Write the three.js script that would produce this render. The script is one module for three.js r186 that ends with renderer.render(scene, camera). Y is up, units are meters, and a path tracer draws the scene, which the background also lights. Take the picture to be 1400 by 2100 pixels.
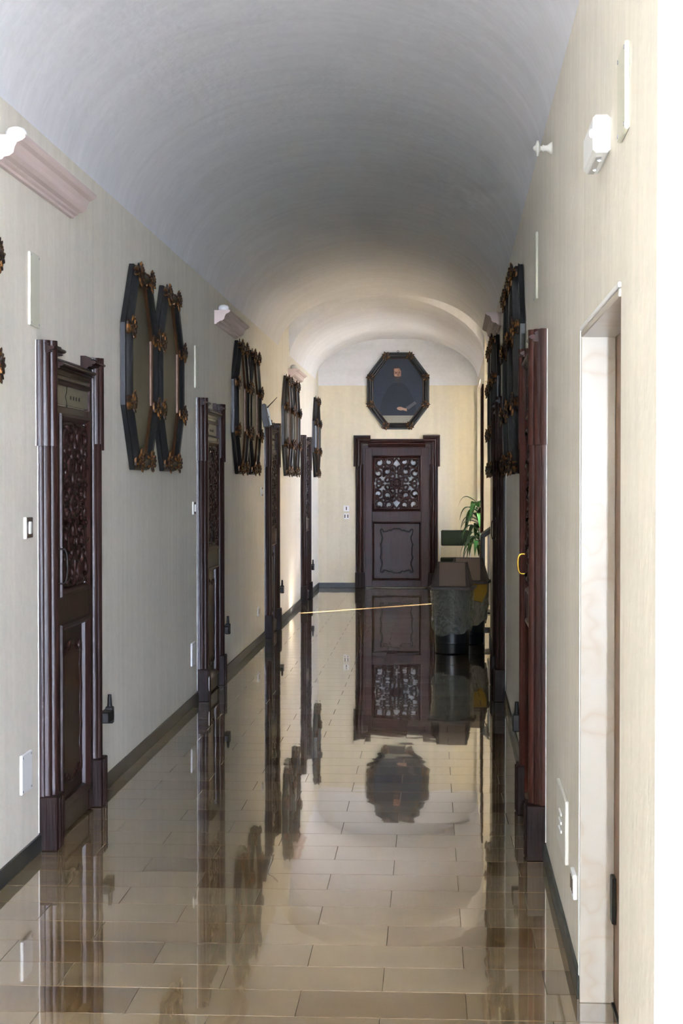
import * as THREE from 'three';
import { mergeGeometries, toCreasedNormals, mergeVertices } from 'three/addons/utils/BufferGeometryUtils.js';
import { ConvexGeometry } from 'three/addons/geometries/ConvexGeometry.js';

// ------------------------------------------------------------------ camera, sky, sun, flash, exposure
const scene = new THREE.Scene();
const FOCAL = 3300;                                            // pixels, frame 1400 x 2100
const camera = new THREE.PerspectiveCamera(2 * Math.atan(1050 / FOCAL) * 180 / Math.PI, 1400 / 2100, 0.05, 200);
camera.position.set(0, 1.6, 0);
camera.rotation.order = 'YXZ';
camera.rotation.y = Math.atan(182 / FOCAL);
camera.rotation.x = -Math.atan(62 / FOCAL);
scene.add(camera);

const renderer = new THREE.WebGLRenderer({ antialias: true });
renderer.toneMapping = THREE.LinearToneMapping;
renderer.toneMappingExposure = 3.55;
renderer.shadowMap.enabled = true;

scene.background = new THREE.Color().setRGB(0.745, 0.875, 1.19);   // hazy bright sky
scene.backgroundIntensity = 29.0;

// low sun from the far right, entering only through the gap beside the curtain of the far window
const sun = new THREE.DirectionalLight(new THREE.Color().setRGB(1.0, 0.95, 0.86), 75);
const SUN_EL = 36 * Math.PI / 180;
const sunTravel = new THREE.Vector3(-Math.SQRT1_2 * Math.cos(SUN_EL), -Math.sin(SUN_EL), Math.SQRT1_2 * Math.cos(SUN_EL));
sun.target.position.set(-0.5, 0, -20.5);
sun.position.copy(sun.target.position).addScaledVector(sunTravel, -30);
sun.castShadow = true;
sun.shadow.mapSize.set(4096, 4096);
Object.assign(sun.shadow.camera, { left: -26, right: 26, top: 20, bottom: -20, near: 0.5, far: 80 });
scene.add(sun, sun.target);

// the photographer's flash, a hand's breadth to the right of the lens (its head is built below)
const FLASH = [0.14, 1.66, 0.06];
const flash = new THREE.SpotLight(new THREE.Color().setRGB(0.86, 0.97, 1.12), 18, 0, 0.75, 0.5, 2);
flash.position.set(...FLASH);
flash.target.position.set(FLASH[0] - 0.55, 1.45, -10);
flash.castShadow = true;
flash.shadow.radius = 1;
flash.shadow.mapSize.set(2048, 2048);
scene.add(flash, flash.target);

// ------------------------------------------------------------------ helpers
let seed = 7;
const rnd = () => { seed = (seed * 1664525 + 1013904223) >>> 0; return seed / 4294967296; };
const rr = (a, b) => a + (b - a) * rnd();
const used = {};
function numbered(name) {
  if (!(name in used)) { used[name] = 0; return name; }
  used[name]++; return name + '_' + String(used[name]).padStart(3, '0');
}
function setTag(o, label, category, group, kind) {
  o.userData.label = label; o.userData.category = category;
  if (group) o.userData.group = group;
  if (kind) o.userData.kind = kind;
  return o;
}
function thing(name, label, category, group, kind) {
  const g = new THREE.Group(); g.name = numbered(name); setTag(g, label, category, group, kind); scene.add(g); return g;
}
function part(parent, name, geo, mat, label) {
  const m = new THREE.Mesh(geo, mat); m.name = name; m.castShadow = m.receiveShadow = true;
  if (label) m.userData.label = label;
  parent.add(m); return m;
}
function solo(name, geo, mat, label, category, group, kind) {
  const m = part(scene, numbered(name), geo, mat); return setTag(m, label, category, group, kind);
}
function mg(list) {
  const l = list.map((g) => {
    const n = g.index ? g.toNonIndexed() : g.clone();
    for (const k of Object.keys(n.attributes)) if (!['position', 'normal', 'uv'].includes(k)) n.deleteAttribute(k);
    if (!n.attributes.uv) n.setAttribute('uv', new THREE.BufferAttribute(new Float32Array(n.attributes.position.count * 2), 2));
    return n;
  });
  return mergeGeometries(l);
}
// uv in metres from the dominant direction of each face
function uvm(geo, off = 0, grainX = false) {
  const g = geo.index ? geo.toNonIndexed() : geo, p = g.attributes.position, n = p.count, uv = new Float32Array(n * 2);
  const a = new THREE.Vector3(), b = new THREE.Vector3(), c = new THREE.Vector3(), N = new THREE.Vector3();
  for (let i = 0; i < n; i += 3) {
    a.fromBufferAttribute(p, i); b.fromBufferAttribute(p, i + 1); c.fromBufferAttribute(p, i + 2);
    N.copy(b).sub(a).cross(c.clone().sub(a));
    const ax = Math.abs(N.x), ay = Math.abs(N.y), az = Math.abs(N.z);
    [a, b, c].forEach((v, k) => {
      let u, w;
      if (az >= ax && az >= ay) { u = v.x; w = v.y; } else if (ax >= ay) { u = v.z; w = v.y; } else { u = v.x; w = v.z; }
      if (grainX) [u, w] = [w, u];
      uv[(i + k) * 2] = u + off; uv[(i + k) * 2 + 1] = w + off * 1.7;
    });
  }
  g.setAttribute('uv', new THREE.BufferAttribute(uv, 2));
  return g;
}
function bx(x0, x1, y0, y1, z0, z1, c = 0) {
  if (!c) { const g = new THREE.BoxGeometry(x1 - x0, y1 - y0, z1 - z0); g.translate((x0 + x1) / 2, (y0 + y1) / 2, (z0 + z1) / 2); return uvm(g); }
  const pts = [];
  for (const [x, sx] of [[x0, 1], [x1, -1]]) for (const [y, sy] of [[y0, 1], [y1, -1]]) for (const [z, sz] of [[z0, 1], [z1, -1]])
    pts.push(new THREE.Vector3(x, y + sy * c, z + sz * c), new THREE.Vector3(x + sx * c, y, z + sz * c), new THREE.Vector3(x + sx * c, y + sy * c, z));
  return uvm(new ConvexGeometry(pts));
}
// sweep a profile [[u inward, z out of the wall]] along a path in the XY plane, mitred; u goes to the LEFT of the travel direction
function sweep(path, prof, closed = false, caps = true, smooth = 0) {
  const n = path.length, pos = [];
  const nrm = (i, j) => { const dx = path[j][0] - path[i][0], dy = path[j][1] - path[i][1], l = Math.hypot(dx, dy) || 1; return [-dy / l, dx / l]; };
  const mit = [];
  for (let i = 0; i < n; i++) {
    const hasP = closed || i > 0, hasN = closed || i < n - 1;
    const a = hasP ? nrm((i - 1 + n) % n, i) : nrm(i, i + 1), b = hasN ? nrm(i, (i + 1) % n) : a;
    const k = 1 + a[0] * b[0] + a[1] * b[1];
    mit.push(k < 0.15 ? a : [(a[0] + b[0]) / k, (a[1] + b[1]) / k]);
  }
  const P = (i, j) => [path[i][0] + mit[i][0] * prof[j][0], path[i][1] + mit[i][1] * prof[j][0], prof[j][1]];
  const tri = (a, b, c) => pos.push(...a, ...b, ...c);
  for (let i = 0; i < (closed ? n : n - 1); i++) {
    const k = (i + 1) % n;
    for (let j = 0; j < prof.length - 1; j++) {
      const a = P(i, j), b = P(k, j), c = P(k, j + 1), d = P(i, j + 1);
      tri(a, b, c); tri(a, c, d);
    }
  }
  if (!closed && caps) for (const [i, flip] of [[0, 0], [n - 1, 1]]) {
    const sh = prof.map((q) => new THREE.Vector2(q[0], q[1])), T = THREE.ShapeUtils.triangulateShape(THREE.ShapeUtils.isClockWise(sh) ? sh.slice().reverse() : sh, []);
    const idx = THREE.ShapeUtils.isClockWise(sh) ? sh.map((_, q) => sh.length - 1 - q) : sh.map((_, q) => q);
    for (const t of T) { const q = t.map((v) => P(i, idx[v])); flip ? tri(q[0], q[1], q[2]) : tri(q[2], q[1], q[0]); }
  }
  const g = new THREE.BufferGeometry(); g.setAttribute('position', new THREE.Float32BufferAttribute(pos, 3));
  let out = g;
  if (smooth) { out = toCreasedNormals(g, smooth); } else g.computeVertexNormals();
  return uvm(out);
}
function shapeGeo(pts, z0, z1, bevel = 0) {
  const s = new THREE.Shape(pts.map((q) => new THREE.Vector2(q[0], q[1])));
  const g = new THREE.ExtrudeGeometry(s, { depth: z1 - z0 - 2 * bevel, bevelEnabled: bevel > 0, bevelThickness: bevel, bevelSize: bevel, bevelOffset: -bevel, bevelSegments: 1, curveSegments: 8 });
  g.translate(0, 0, z0 + bevel); return uvm(g);
}
const tube = (pts, r, seg = 16, rad = 6, closed = false) => new THREE.TubeGeometry(new THREE.CatmullRomCurve3(pts.map((q) => new THREE.Vector3(...q)), closed), seg, r, rad, closed);
function cyl(a, b, r0, r1 = r0, seg = 12) {
  const A = new THREE.Vector3(...a), B = new THREE.Vector3(...b), d = B.clone().sub(A), g = new THREE.CylinderGeometry(r1, r0, d.length(), seg);
  g.applyQuaternion(new THREE.Quaternion().setFromUnitVectors(new THREE.Vector3(0, 1, 0), d.clone().normalize()));
  g.translate(...A.add(B).multiplyScalar(0.5).toArray()); return g;
}
function ellipsoid(x, y, z, rx, ry, rz, rot = 0, w = 8, h = 6) {
  const g = new THREE.SphereGeometry(1, w, h); g.scale(rx, ry, rz); g.rotateZ(rot); g.translate(x, y, z); return g;
}
const lathe = (pts, seg = 28) => new THREE.LatheGeometry(pts.map((q) => new THREE.Vector2(q[0], q[1])), seg);

// ------------------------------------------------------------------ textures
function hash(x, y, s) { let h = (x * 374761393 + y * 668265263 + s * 982451653) | 0; h = Math.imul(h ^ (h >>> 13), 1274126177); return ((h ^ (h >>> 16)) >>> 0) / 4294967296; }
function vnoise(x, y, px, py, s) {          // periodic value noise
  const xi = Math.floor(x), yi = Math.floor(y), fx = x - xi, fy = y - yi, u = fx * fx * (3 - 2 * fx), v = fy * fy * (3 - 2 * fy);
  const w = (a, m) => ((a % m) + m) % m;
  const a = hash(w(xi, px), w(yi, py), s), b = hash(w(xi + 1, px), w(yi, py), s), c = hash(w(xi, px), w(yi + 1, py), s), d = hash(w(xi + 1, px), w(yi + 1, py), s);
  return a + (b - a) * u + (c - a) * v + (a - b - c + d) * u * v;
}
function fbm(u, v, fx, fy, oct, s) { let a = 0, k = 0.5, t = 0; for (let o = 0; o < oct; o++) { a += k * vnoise(u * fx, v * fy, fx, fy, s + o); t += k; fx *= 2; fy *= 2; k *= 0.5; } return a / t; }
function dataTex(w, h, fn, srgb, mx, my) {  // fn(u,v) -> grey 0..1 or [r,g,b]; the tile covers mx by my metres
  const d = new Uint8Array(w * h * 4);
  for (let j = 0; j < h; j++) for (let i = 0; i < w; i++) {
    const q = fn(i / w, j / h), k = (j * w + i) * 4;
    for (let c = 0; c < 3; c++) d[k + c] = Math.max(0, Math.min(255, Math.round((q.length ? q[c] : q) * 255)));
    d[k + 3] = 255;
  }
  const t = new THREE.DataTexture(d, w, h); t.wrapS = t.wrapT = THREE.RepeatWrapping; t.magFilter = THREE.LinearFilter; t.minFilter = THREE.LinearMipmapLinearFilter; t.generateMipmaps = true;
  if (srgb) t.colorSpace = THREE.SRGBColorSpace;
  t.repeat.set(1 / mx, 1 / my); t.needsUpdate = true; return t;
}
const mixc = (c, k) => c.map((v) => v * k);
// brushed lime wash on the walls: vertical strokes and cloudy patches
const washC = (c, s, vert) => dataTex(512, 512, (u, v) => {
  const st = vert ? fbm(u, v, 48, 3, 3, s) : fbm(u, v, 4, 40, 3, s), cl = fbm(u, v, 4, 4, 4, s + 9), sp = fbm(u, v, 90, 90, 2, s + 20);
  return mixc(c, 0.93 + (vert ? 0.065 : 0.045) * st + 0.055 * cl + 0.03 * sp);
}, true, 3.1, 3.1);
const texWall = washC([0.89, 0.864, 0.805], 11, true);
const texEnd = washC([0.875, 0.835, 0.735], 41, true);
const texVault = washC([0.925, 0.925, 0.935], 31, false);
const bumpWall = dataTex(512, 512, (u, v) => 0.55 * fbm(u, v, 6, 6, 4, 51) + 0.3 * fbm(u, v, 60, 20, 3, 57) + 0.15 * fbm(u, v, 120, 120, 2, 60), false, 2.3, 2.3);
const texWood = dataTex(512, 512, (u, v) => {
  const g = fbm(u + 0.02 * fbm(u, v, 4, 4, 2, 70), v, 60, 3, 4, 71), k = fbm(u, v, 5, 5, 3, 77), w = 0.55 + 0.6 * g + 0.35 * (k - 0.5);
  return [0.185 * w, 0.108 * w, 0.09 * w];
}, true, 0.8, 1.6);
const texWoodRed = dataTex(512, 512, (u, v) => {
  const g = fbm(u + 0.02 * fbm(u, v, 4, 4, 2, 80), v, 60, 3, 4, 81), k = fbm(u, v, 5, 5, 3, 87), w = 0.55 + 0.6 * g + 0.35 * (k - 0.5);
  return [0.265 * w, 0.13 * w, 0.1 * w];
}, true, 0.8, 1.6);
const bumpWood = dataTex(256, 512, (u, v) => fbm(u, v, 50, 4, 4, 91), false, 0.5, 1.2);
const texOlive = dataTex(256, 256, (u, v) => mixc([0.43, 0.40, 0.315], 0.78 + 0.3 * fbm(u, v, 3, 20, 4, 101) + 0.15 * fbm(u, v, 40, 40, 2, 103)), true, 0.6, 0.6);
const texCanvas = dataTex(256, 256, (u, v) => mixc([0.35, 0.33, 0.255], 0.6 + 0.6 * fbm(u, v, 3, 4, 4, 111) + 0.1 * fbm(u, v, 90, 90, 2, 113)), true, 1, 1.2);
const texMarble = dataTex(512, 512, (u, v) => {
  const w = fbm(u, v, 4, 4, 4, 121), vein = Math.pow(1 - Math.abs(2 * fbm(u + 0.2 * w, v + 0.1 * w, 5, 5, 4, 127) - 1), 14), cl = fbm(u, v, 3, 3, 3, 131);
  return [0.755 - 0.03 * vein + 0.03 * cl, 0.728 - 0.055 * vein + 0.03 * cl, 0.68 - 0.08 * vein + 0.03 * cl];
}, true, 1.1, 1.1);
const texStone = dataTex(256, 256, (u, v) => mixc([0.175, 0.18, 0.17], 0.8 + 0.4 * fbm(u, v, 8, 8, 4, 141)), true, 0.7, 0.7);
// floor slabs: fine parallel bedding lines running across the corridor, cloudy brown patches
const texFloor = dataTex(1024, 1024, (u, v) => {
  const wv = 0.03 * fbm(u, v, 3, 3, 3, 150), b = fbm(u, v + wv, 2, 28, 4, 151), f = fbm(u, v + wv * 0.5, 4, 150, 2, 155), cl = fbm(u, v, 3, 5, 3, 159);
  const t = 0.78 + 0.26 * b + 0.07 * (f - 0.5) + 0.14 * (cl - 0.5);
  return [0.585 * t, 0.50 * t + 0.003, 0.37 * t + 0.005];
}, true, 2.0, 2.0);
const roughFloor = dataTex(256, 256, (u, v) => 0.5 + 0.5 * fbm(u, v, 6, 6, 4, 171), false, 1.3, 1.3);
const texGild = dataTex(128, 128, (u, v) => { const k = fbm(u, v, 6, 6, 4, 181); return k > 0.58 ? [0.55 * k + 0.08, 0.37 * k + 0.05, 0.16 * k + 0.03] : [0.18 * k + 0.09, 0.12 * k + 0.065, 0.08 * k + 0.05]; }, true, 0.12, 0.12);
const bumpCrinkle = dataTex(256, 256, (u, v) => { const a = fbm(u, v, 14, 9, 4, 191), b = fbm(u, v, 22, 14, 3, 197); return 0.5 * Math.abs(2 * a - 1) * 1.6 + 0.5 * Math.abs(2 * b - 1) * 1.5; }, false, 0.5, 0.5);

// ------------------------------------------------------------------ materials
const S = (o) => new THREE.MeshStandardMaterial(o), PH = (o) => new THREE.MeshPhysicalMaterial(o);
const M = {
  wall: S({ map: texWall, bumpMap: bumpWall, bumpScale: 0.006, roughness: 0.75 }),
  wallEnd: S({ map: texEnd, bumpMap: bumpWall, bumpScale: 0.006, roughness: 0.75 }),
  vault: S({ map: texVault, bumpMap: bumpWall, bumpScale: 0.008, roughness: 0.8 }),
  wood: PH({ map: texWood, bumpMap: bumpWood, bumpScale: 0.0007, roughness: 0.34, specularIntensity: 0.42 }),
  woodRed: PH({ map: texWoodRed, bumpMap: bumpWood, bumpScale: 0.0007, roughness: 0.34, specularIntensity: 0.42 }),
  woodMid: PH({ map: texWoodRed, bumpMap: bumpWood, bumpScale: 0.0012, color: 0xd0c4c0, roughness: 0.34, specularIntensity: 0.6 }),
  plinth: PH({ map: texWood, bumpMap: bumpWood, bumpScale: 0.002, color: 0xc4b4aa, roughness: 0.5, specularIntensity: 0.4 }),
  shutterWood: PH({ map: texWoodRed, bumpMap: bumpWood, bumpScale: 0.0012, color: 0xffffff, roughness: 0.75, specularIntensity: 0.3 }),
  olive: PH({ map: texOlive, bumpMap: bumpWood, bumpScale: 0.0008, roughness: 0.5, clearcoat: 0.3, clearcoatRoughness: 0.3 }),
  black: PH({ color: 0x151517, bumpMap: bumpWood, bumpScale: 0.0006, roughness: 0.4, clearcoat: 0.3, clearcoatRoughness: 0.22 }),
  gild: S({ map: texGild, roughness: 0.42, metalness: 0.45 }),
  gildEdge: S({ color: 0x442b17, roughness: 0.42, metalness: 0.45 }),
  canvas: PH({ map: texCanvas, roughness: 0.5, clearcoat: 0.25, clearcoatRoughness: 0.3 }),
  marble: PH({ map: texMarble, roughness: 0.35, clearcoat: 0.3, clearcoatRoughness: 0.2 }),
  stone: S({ map: texStone, roughness: 0.4 }),
  pink: S({ color: 0xd6c3bc, bumpMap: bumpWall, bumpScale: 0.003, roughness: 0.75 }),
  plate: S({ color: 0xcfcdb9, roughness: 0.45 }),
  white: S({ color: 0xf2f2ef, roughness: 0.4 }),
  plastic: S({ color: 0xe8e5da, roughness: 0.4 }),
  dark: S({ color: 0x1b1613, roughness: 0.5 }),
  brownPlate: S({ color: 0x5a4636, roughness: 0.4, metalness: 0.4 }),
  iron: S({ color: 0x23211f, roughness: 0.5, metalness: 0.5 }),
  steel: S({ color: 0x9a9aa0, roughness: 0.3, metalness: 0.9 }),
  brass: S({ color: 0xc79a3e, roughness: 0.28, metalness: 0.95 }),
  backing: S({ color: 0xa9b0b6, roughness: 0.35 }),
  oak: PH({ color: 0x6e4d2f, bumpMap: bumpWood, bumpScale: 0.001, roughness: 0.5 }),
  grout: S({ color: 0x3d362d, roughness: 0.8 }),
  glass: PH({ color: 0xffffff, roughness: 0.02, transmission: 1, thickness: 0, ior: 1.5 }),
  curtain: PH({ color: 0xf4e9d2, roughness: 1, transmission: 0.02, thickness: 0, side: THREE.DoubleSide }),
  drape: PH({ color: 0xf0e2c4, roughness: 1, transmission: 0.003, thickness: 0, side: THREE.DoubleSide }),
  court: S({ color: 0xd8d2c6, roughness: 0.9 }),
};

// ------------------------------------------------------------------ the shell
const XL = -1.69, ZE = 24.27, ZN = 3.2, ZB = -5.0, SPR = 3.05, TOP = 4.3, XH = 2.3;
const RA = 0.0122, XR = (Z) => 0.405 + RA * Z;
const onLeft = (o, Z, y = 0) => { o.position.set(XL, y, -Z); o.rotation.y = Math.PI / 2; return o; };          // local x runs away from the camera, z into the corridor
const onRight = (o, Z, y = 0) => { o.position.set(XR(Z), y, -Z); o.rotation.y = -(Math.PI / 2 + RA); return o; };  // local x runs towards the camera
const onEnd = (o, X, y = 0) => { o.position.set(X, y, -ZE); return o; };

solo('wall_left', bx(XL - 0.4, XL, -0.1, TOP, -ZE - 0.4, -ZB + 0.3), M.wall, 'cream limewashed wall hung with octagonal frames and a row of four doors', 'wall', null, 'structure');
{ // right wall with doorway, window recess and far window, in its own plane: x = distance along the wall
  const L = (ZE + 0.35), s = new THREE.Shape();
  const hole = (a, b, h) => [[a, -0.1], [a, h], [b, h], [b, -0.1]];
  const lun = (c, h, r) => { const o = []; for (let i = 0; i <= 20; i++) { const a = Math.PI * (1 - i / 20); o.push([c + h * Math.cos(a), SPR + r * Math.sin(a)]); } return o; };
  const out = [[ZN, -0.1], ...hole(3.865, 4.97, 2.06), [16.25, -0.1], [16.25, 2.8], [18.02, 2.8], ...lun(18.6, 0.58, 0.62), [19.18, 2.8], [19.4, 2.8], [19.4, -0.1], [21.55, -0.1], [21.55, 2.98], [23.72, 2.98], ...lun(24.27, 0.55, 0.62).filter((q) => q[0] < 24.06), [24.05, 3.6], [24.05, -0.1], [L, -0.1], [L, TOP], [ZN, TOP]];
  s.setFromPoints(out.map((q) => new THREE.Vector2(-q[0], q[1])));
  const g = new THREE.ExtrudeGeometry(s, { depth: 0.5, bevelEnabled: false });
  g.translate(0, 0, -0.5);
  const m = solo('wall_right', uvm(g), M.wall, 'cream limewashed wall with a marble-lined doorway and deep window openings', 'wall', null, 'structure');
  onRight(m, 0);
}
solo('wall_end', bx(XL - 0.4, 1.7, -0.1, SPR, -ZE - 0.3, -ZE), M.wallEnd, 'cream end wall behind the portrait and the fretwork door', 'wall', null, 'structure');
solo('wall_lunette', bx(XL - 0.4, 1.7, SPR, TOP, -ZE - 0.3, -ZE), M.vault, 'white half-round wall area above the cream end wall', 'wall', null, 'structure');
solo('wall_pier', bx(0.93, XH, -0.1, TOP, -ZN - 0.35, -ZN), M.wall, 'plain wall beside the end of the near corridor wall', 'wall', null, 'structure');
solo('wall_hall', bx(XH, XH + 0.3, -0.1, TOP, -ZN - 0.35, -ZB + 0.3), M.wall, 'plain side wall of the hall where the corridor begins', 'wall', null, 'structure');
{ // wall behind the camera with one tall window
  const s = new THREE.Shape([[XL - 0.4, -0.1], [XH + 0.3, -0.1], [XH + 0.3, TOP], [XL - 0.4, TOP]].map((q) => new THREE.Vector2(...q)));
  s.holes.push(new THREE.Path([[0.38, 0.2], [0.38, 4.1], [2.2, 4.1], [2.2, 0.2]].map((q) => new THREE.Vector2(...q))));
  const g = new THREE.ExtrudeGeometry(s, { depth: 0.3, bevelEnabled: false }); g.translate(0, 0, -ZB);
  solo('wall_back', uvm(g), M.wall, 'wall with a wide window behind the viewpoint', 'wall', null, 'structure');
}
{ // window recess walls beyond the right wall (the recess with curtained windows)
  solo('wall_recess', mg([bx(0.9, 1.75, -0.1, 4.0, -20.2, -19.4), bx(0.9, 1.75, -0.1, 4.0, -16.35, -15.8), bx(0.9, 1.75, 3.75, 4.0, -19.4, -16.35)]), M.wall, 'cream side walls of the window recess behind the black stand', 'wall', null, 'structure');
}
{ // vault: elliptical barrel with two narrow cross vaults; solid up to TOP
  const zs = []; const bays = [[18.6, 0.68], [24.27, 0.62]];
  for (let z = ZN; z < ZE + 0.01;) { zs.push(z); let st = 0.35; for (const [c, h] of bays) if (Math.abs(z + 0.01 - c) < h + 0.36) st = Math.abs(z + 0.01 - c) < h + 0.03 ? 0.014 : 0.06; z += st; }
  zs.push(ZE + 0.1);
  const NA = 110, pos = [];
  const pt = (i, z) => {
    const a = Math.PI * (1 - i / NA), xl = XL - 0.005, xr = XR(z) + 0.005, xc = (xl + xr) / 2, w = (xr - xl) / 2;
    const x = xc + w * Math.cos(a); let y = SPR + 0.7 * Math.sin(a);
    for (const [c, h] of bays) { const d = (z - c) / h; if (Math.abs(d) < 1) y = Math.max(y, SPR + 0.7 * Math.sqrt(1 - d * d)); }
    return [x, y, -z];
  };
  const tri = (a, b, c) => pos.push(...a, ...b, ...c);
  for (let k = 0; k < zs.length - 1; k++) for (let i = 0; i < NA; i++) {
    const a = pt(i, zs[k]), b = pt(i + 1, zs[k]), c = pt(i + 1, zs[k + 1]), d = pt(i, zs[k + 1]);
    tri(a, c, b); tri(a, d, c);
  }
  let g = new THREE.BufferGeometry(); g.setAttribute('position', new THREE.Float32BufferAttribute(pos, 3));
  g = toCreasedNormals(g, 0.45);
  // uv: around the arc and along the corridor
  const p = g.attributes.position, uv = new Float32Array(p.count * 2);
  for (let i = 0; i < p.count; i++) { uv[2 * i] = p.getX(i) * 1.15; uv[2 * i + 1] = -p.getZ(i) * 0.9; }
  g.setAttribute('uv', new THREE.BufferAttribute(uv, 2));
  // front face of the vault above the corridor mouth, and the solid above
  const fp = [[XL, SPR]]; for (let i = 0; i <= 60; i++) { const q = pt(i * NA / 60, ZN); fp.push([q[0], q[1]]); } fp.push([XR(ZN), TOP], [XL, TOP]);
  const front = shapeGeo(fp.slice(1), -ZN - 0.02, -ZN);
  const roof = bx(XL - 0.4, XH + 0.3, TOP, TOP + 0.25, -ZE - 0.4, -ZB + 0.3);
  const c = thing('ceiling', 'white plastered barrel vault with narrow cross vaults towards the far end', 'ceiling', null, 'structure');
  part(c, 'vault', g, M.vault); part(c, 'vault_front', front, M.vault); part(c, 'roof_slab', roof, M.vault);
}
{ // floor: slabs of 0.515 x 0.25 m in running bond across the corridor
  const f = thing('floor', 'highly polished beige and brown stone slab floor laid in running bond', 'floor', null, 'structure');
  part(f, 'bed', bx(XL - 0.4, XH + 0.3, -0.25, -0.004, -ZE - 0.4, -ZB + 0.3), M.grout);
  const tints = [0xffffff, 0xf7f3ec, 0xece5da, 0xdfd5c7, 0xcdc0ae, 0xb8a893];
  const mats = tints.map((t) => PH({ map: texFloor, color: t, roughness: 0.06, ior: 2.1, clearcoat: 1, clearcoatRoughness: 0.015 }));
  const tw = 0.5145, th = 0.2502, gap = 0.0009, ch = 0.0006;
  function slab(w, d, ou, ov) {      // top at y = 0, lightly chamfered, with the slight waviness that polishing leaves
    const nx = 5, nz = 3, P = [], N = [], U = [], I = [];
    const X = w / 2 - gap, Z = d / 2 - gap;
    const nn = [];
    for (let j = 0; j <= nz; j++) for (let i = 0; i <= nx; i++) nn.push([rr(-1, 1) * 0.0011, rr(-1, 1) * 0.0020]);
    const tx = rr(-1, 1) * 0.0005, tz = rr(-1, 1) * 0.0007;
    for (let j = 0; j <= nz; j++) for (let i = 0; i <= nx; i++) {
      const x = -X + ch + (2 * X - 2 * ch) * i / nx, z = -Z + ch + (2 * Z - 2 * ch) * j / nz, q = nn[j * (nx + 1) + i];
      P.push(x, 0, z); const v = new THREE.Vector3(q[0] + tx, 1, q[1] + tz).normalize(); N.push(v.x, v.y, v.z); U.push(x + ou, z + ov);
    }
    const id = (i, j) => j * (nx + 1) + i;
    for (let j = 0; j < nz; j++) for (let i = 0; i < nx; i++) I.push(id(i, j), id(i, j + 1), id(i + 1, j + 1), id(i, j), id(i + 1, j + 1), id(i + 1, j));
    const ring = [[-1, -1], [1, -1], [1, 1], [-1, 1]];
    for (let k = 0; k < 4; k++) {
      const a = ring[k], b = ring[(k + 1) % 4], nv = new THREE.Vector3(a[0] + b[0], 2, a[1] + b[1]).normalize(), o = P.length / 3;
      for (const [q, s] of [[a, 1], [b, 1], [b, 0], [a, 0]]) { P.push(q[0] * (s ? X - ch : X), s ? 0 : -ch * 3, q[1] * (s ? Z - ch : Z)); N.push(nv.x, nv.y, nv.z); U.push(q[0] * X + ou, q[1] * Z + ov); }
      I.push(o, o + 1, o + 2, o, o + 2, o + 3);
    }
    const g = new THREE.BufferGeometry();
    g.setAttribute('position', new THREE.Float32BufferAttribute(P, 3)); g.setAttribute('normal', new THREE.Float32BufferAttribute(N, 3)); g.setAttribute('uv', new THREE.Float32BufferAttribute(U, 2)); g.setIndex(I);
    return g;
  }
  const full = []; for (let i = 0; i < 24; i++) full.push(slab(tw, th, rr(0, 2), rr(0, 2)));
  const rest = mats.map(() => []); const cells = [];
  for (let r = -40; r < 79; r++) {
    const z0 = 4.77 + r * th; if (z0 > ZE - 0.001) break;
    const odd = ((r % 2) + 2) % 2, start = -0.403 + (odd ? 0.254 : 0) - tw * 4;
    const zc = z0 + th / 2, xr = zc < ZN ? XH : (zc > 16.25 && zc < 19.4) || (zc > 21.55 && zc < 24.05) ? 1.7 : (zc > 3.885 && zc < 4.97) ? 0.62 : XR(zc);
    for (let c = 0; c < 14; c++) {
      const x0 = Math.max(start + c * tw, XL - 0.02), x1 = Math.min(start + (c + 1) * tw, xr + 0.02); if (x1 - x0 < 0.02) continue;
      const zz0 = z0, zz1 = Math.min(z0 + th, ZE + 0.01);
      cells.push({ x: (x0 + x1) / 2, z: zc, w: x1 - x0, d: th, full: x1 - x0 > tw - 1e-6, seen: zc > 4.7 && x0 < XR(zc), zz1 });
    }
  }
  cells.sort((a, b) => (b.seen - a.seen) || (a.z - b.z));
  let made = 0;
  for (const c of cells) {
    const t = Math.min(tints.length - 1, Math.floor(Math.pow(rnd(), 1.5) * tints.length));
    const geo = c.full ? full[Math.floor(rnd() * full.length)] : slab(c.w, c.d, rr(0, 2), rr(0, 2));
    if (c.seen && made < 300) { const m = part(f, made ? 'slab_' + String(made).padStart(3, '0') : 'slab', geo, mats[t]); m.position.set(c.x, 0, -c.z); made++; }
    else { const g = geo.clone(); g.translate(c.x, 0, -c.z); rest[t].push(g); }
  }
  rest.forEach((l, t) => { if (l.length) { const m = part(f, 'slab_field_' + String(t).padStart(3, '0'), mg(l), mats[t]); m.userData.kind = 'stuff'; } });
}
{ // dark stone baseboards
  const bb = (name, list, label) => { const g = mg(list); return solo(name, uvm(g), M.stone, label, 'baseboard', null, 'structure'); };
  const seg = (a, b) => bx(a, b, 0, 0.075, 0, 0.012, 0.002);
  let m = bb('baseboard_left', [seg(ZB + 0.0, 6.9), seg(7.9, 11.65), seg(12.65, 16.4), seg(17.3, 20.95), seg(21.95, ZE)], 'dark grey stone baseboard along the wall with four doors'); m.position.set(XL, 0, 0); m.rotation.y = Math.PI / 2;
  m = bb('baseboard_right', [seg(-6.82, -4.985), seg(-11.75, -7.85), seg(-16.25, -12.8), seg(-21.55, -19.4)], 'dark grey stone baseboard along the wall with the marble doorway'); onRight(m, 0);
  m = bb('baseboard_end', [seg(XL, -1.08), seg(0.1, XR(ZE))], 'dark grey stone baseboard under the end wall'); m.position.set(0, 0, -ZE);
}
// exterior ground
solo('ground', bx(-60, 60, -0.5, -0.3, -70, 50), M.court, 'pale paved courtyard ground outside the windows', 'ground', null, 'structure');

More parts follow.
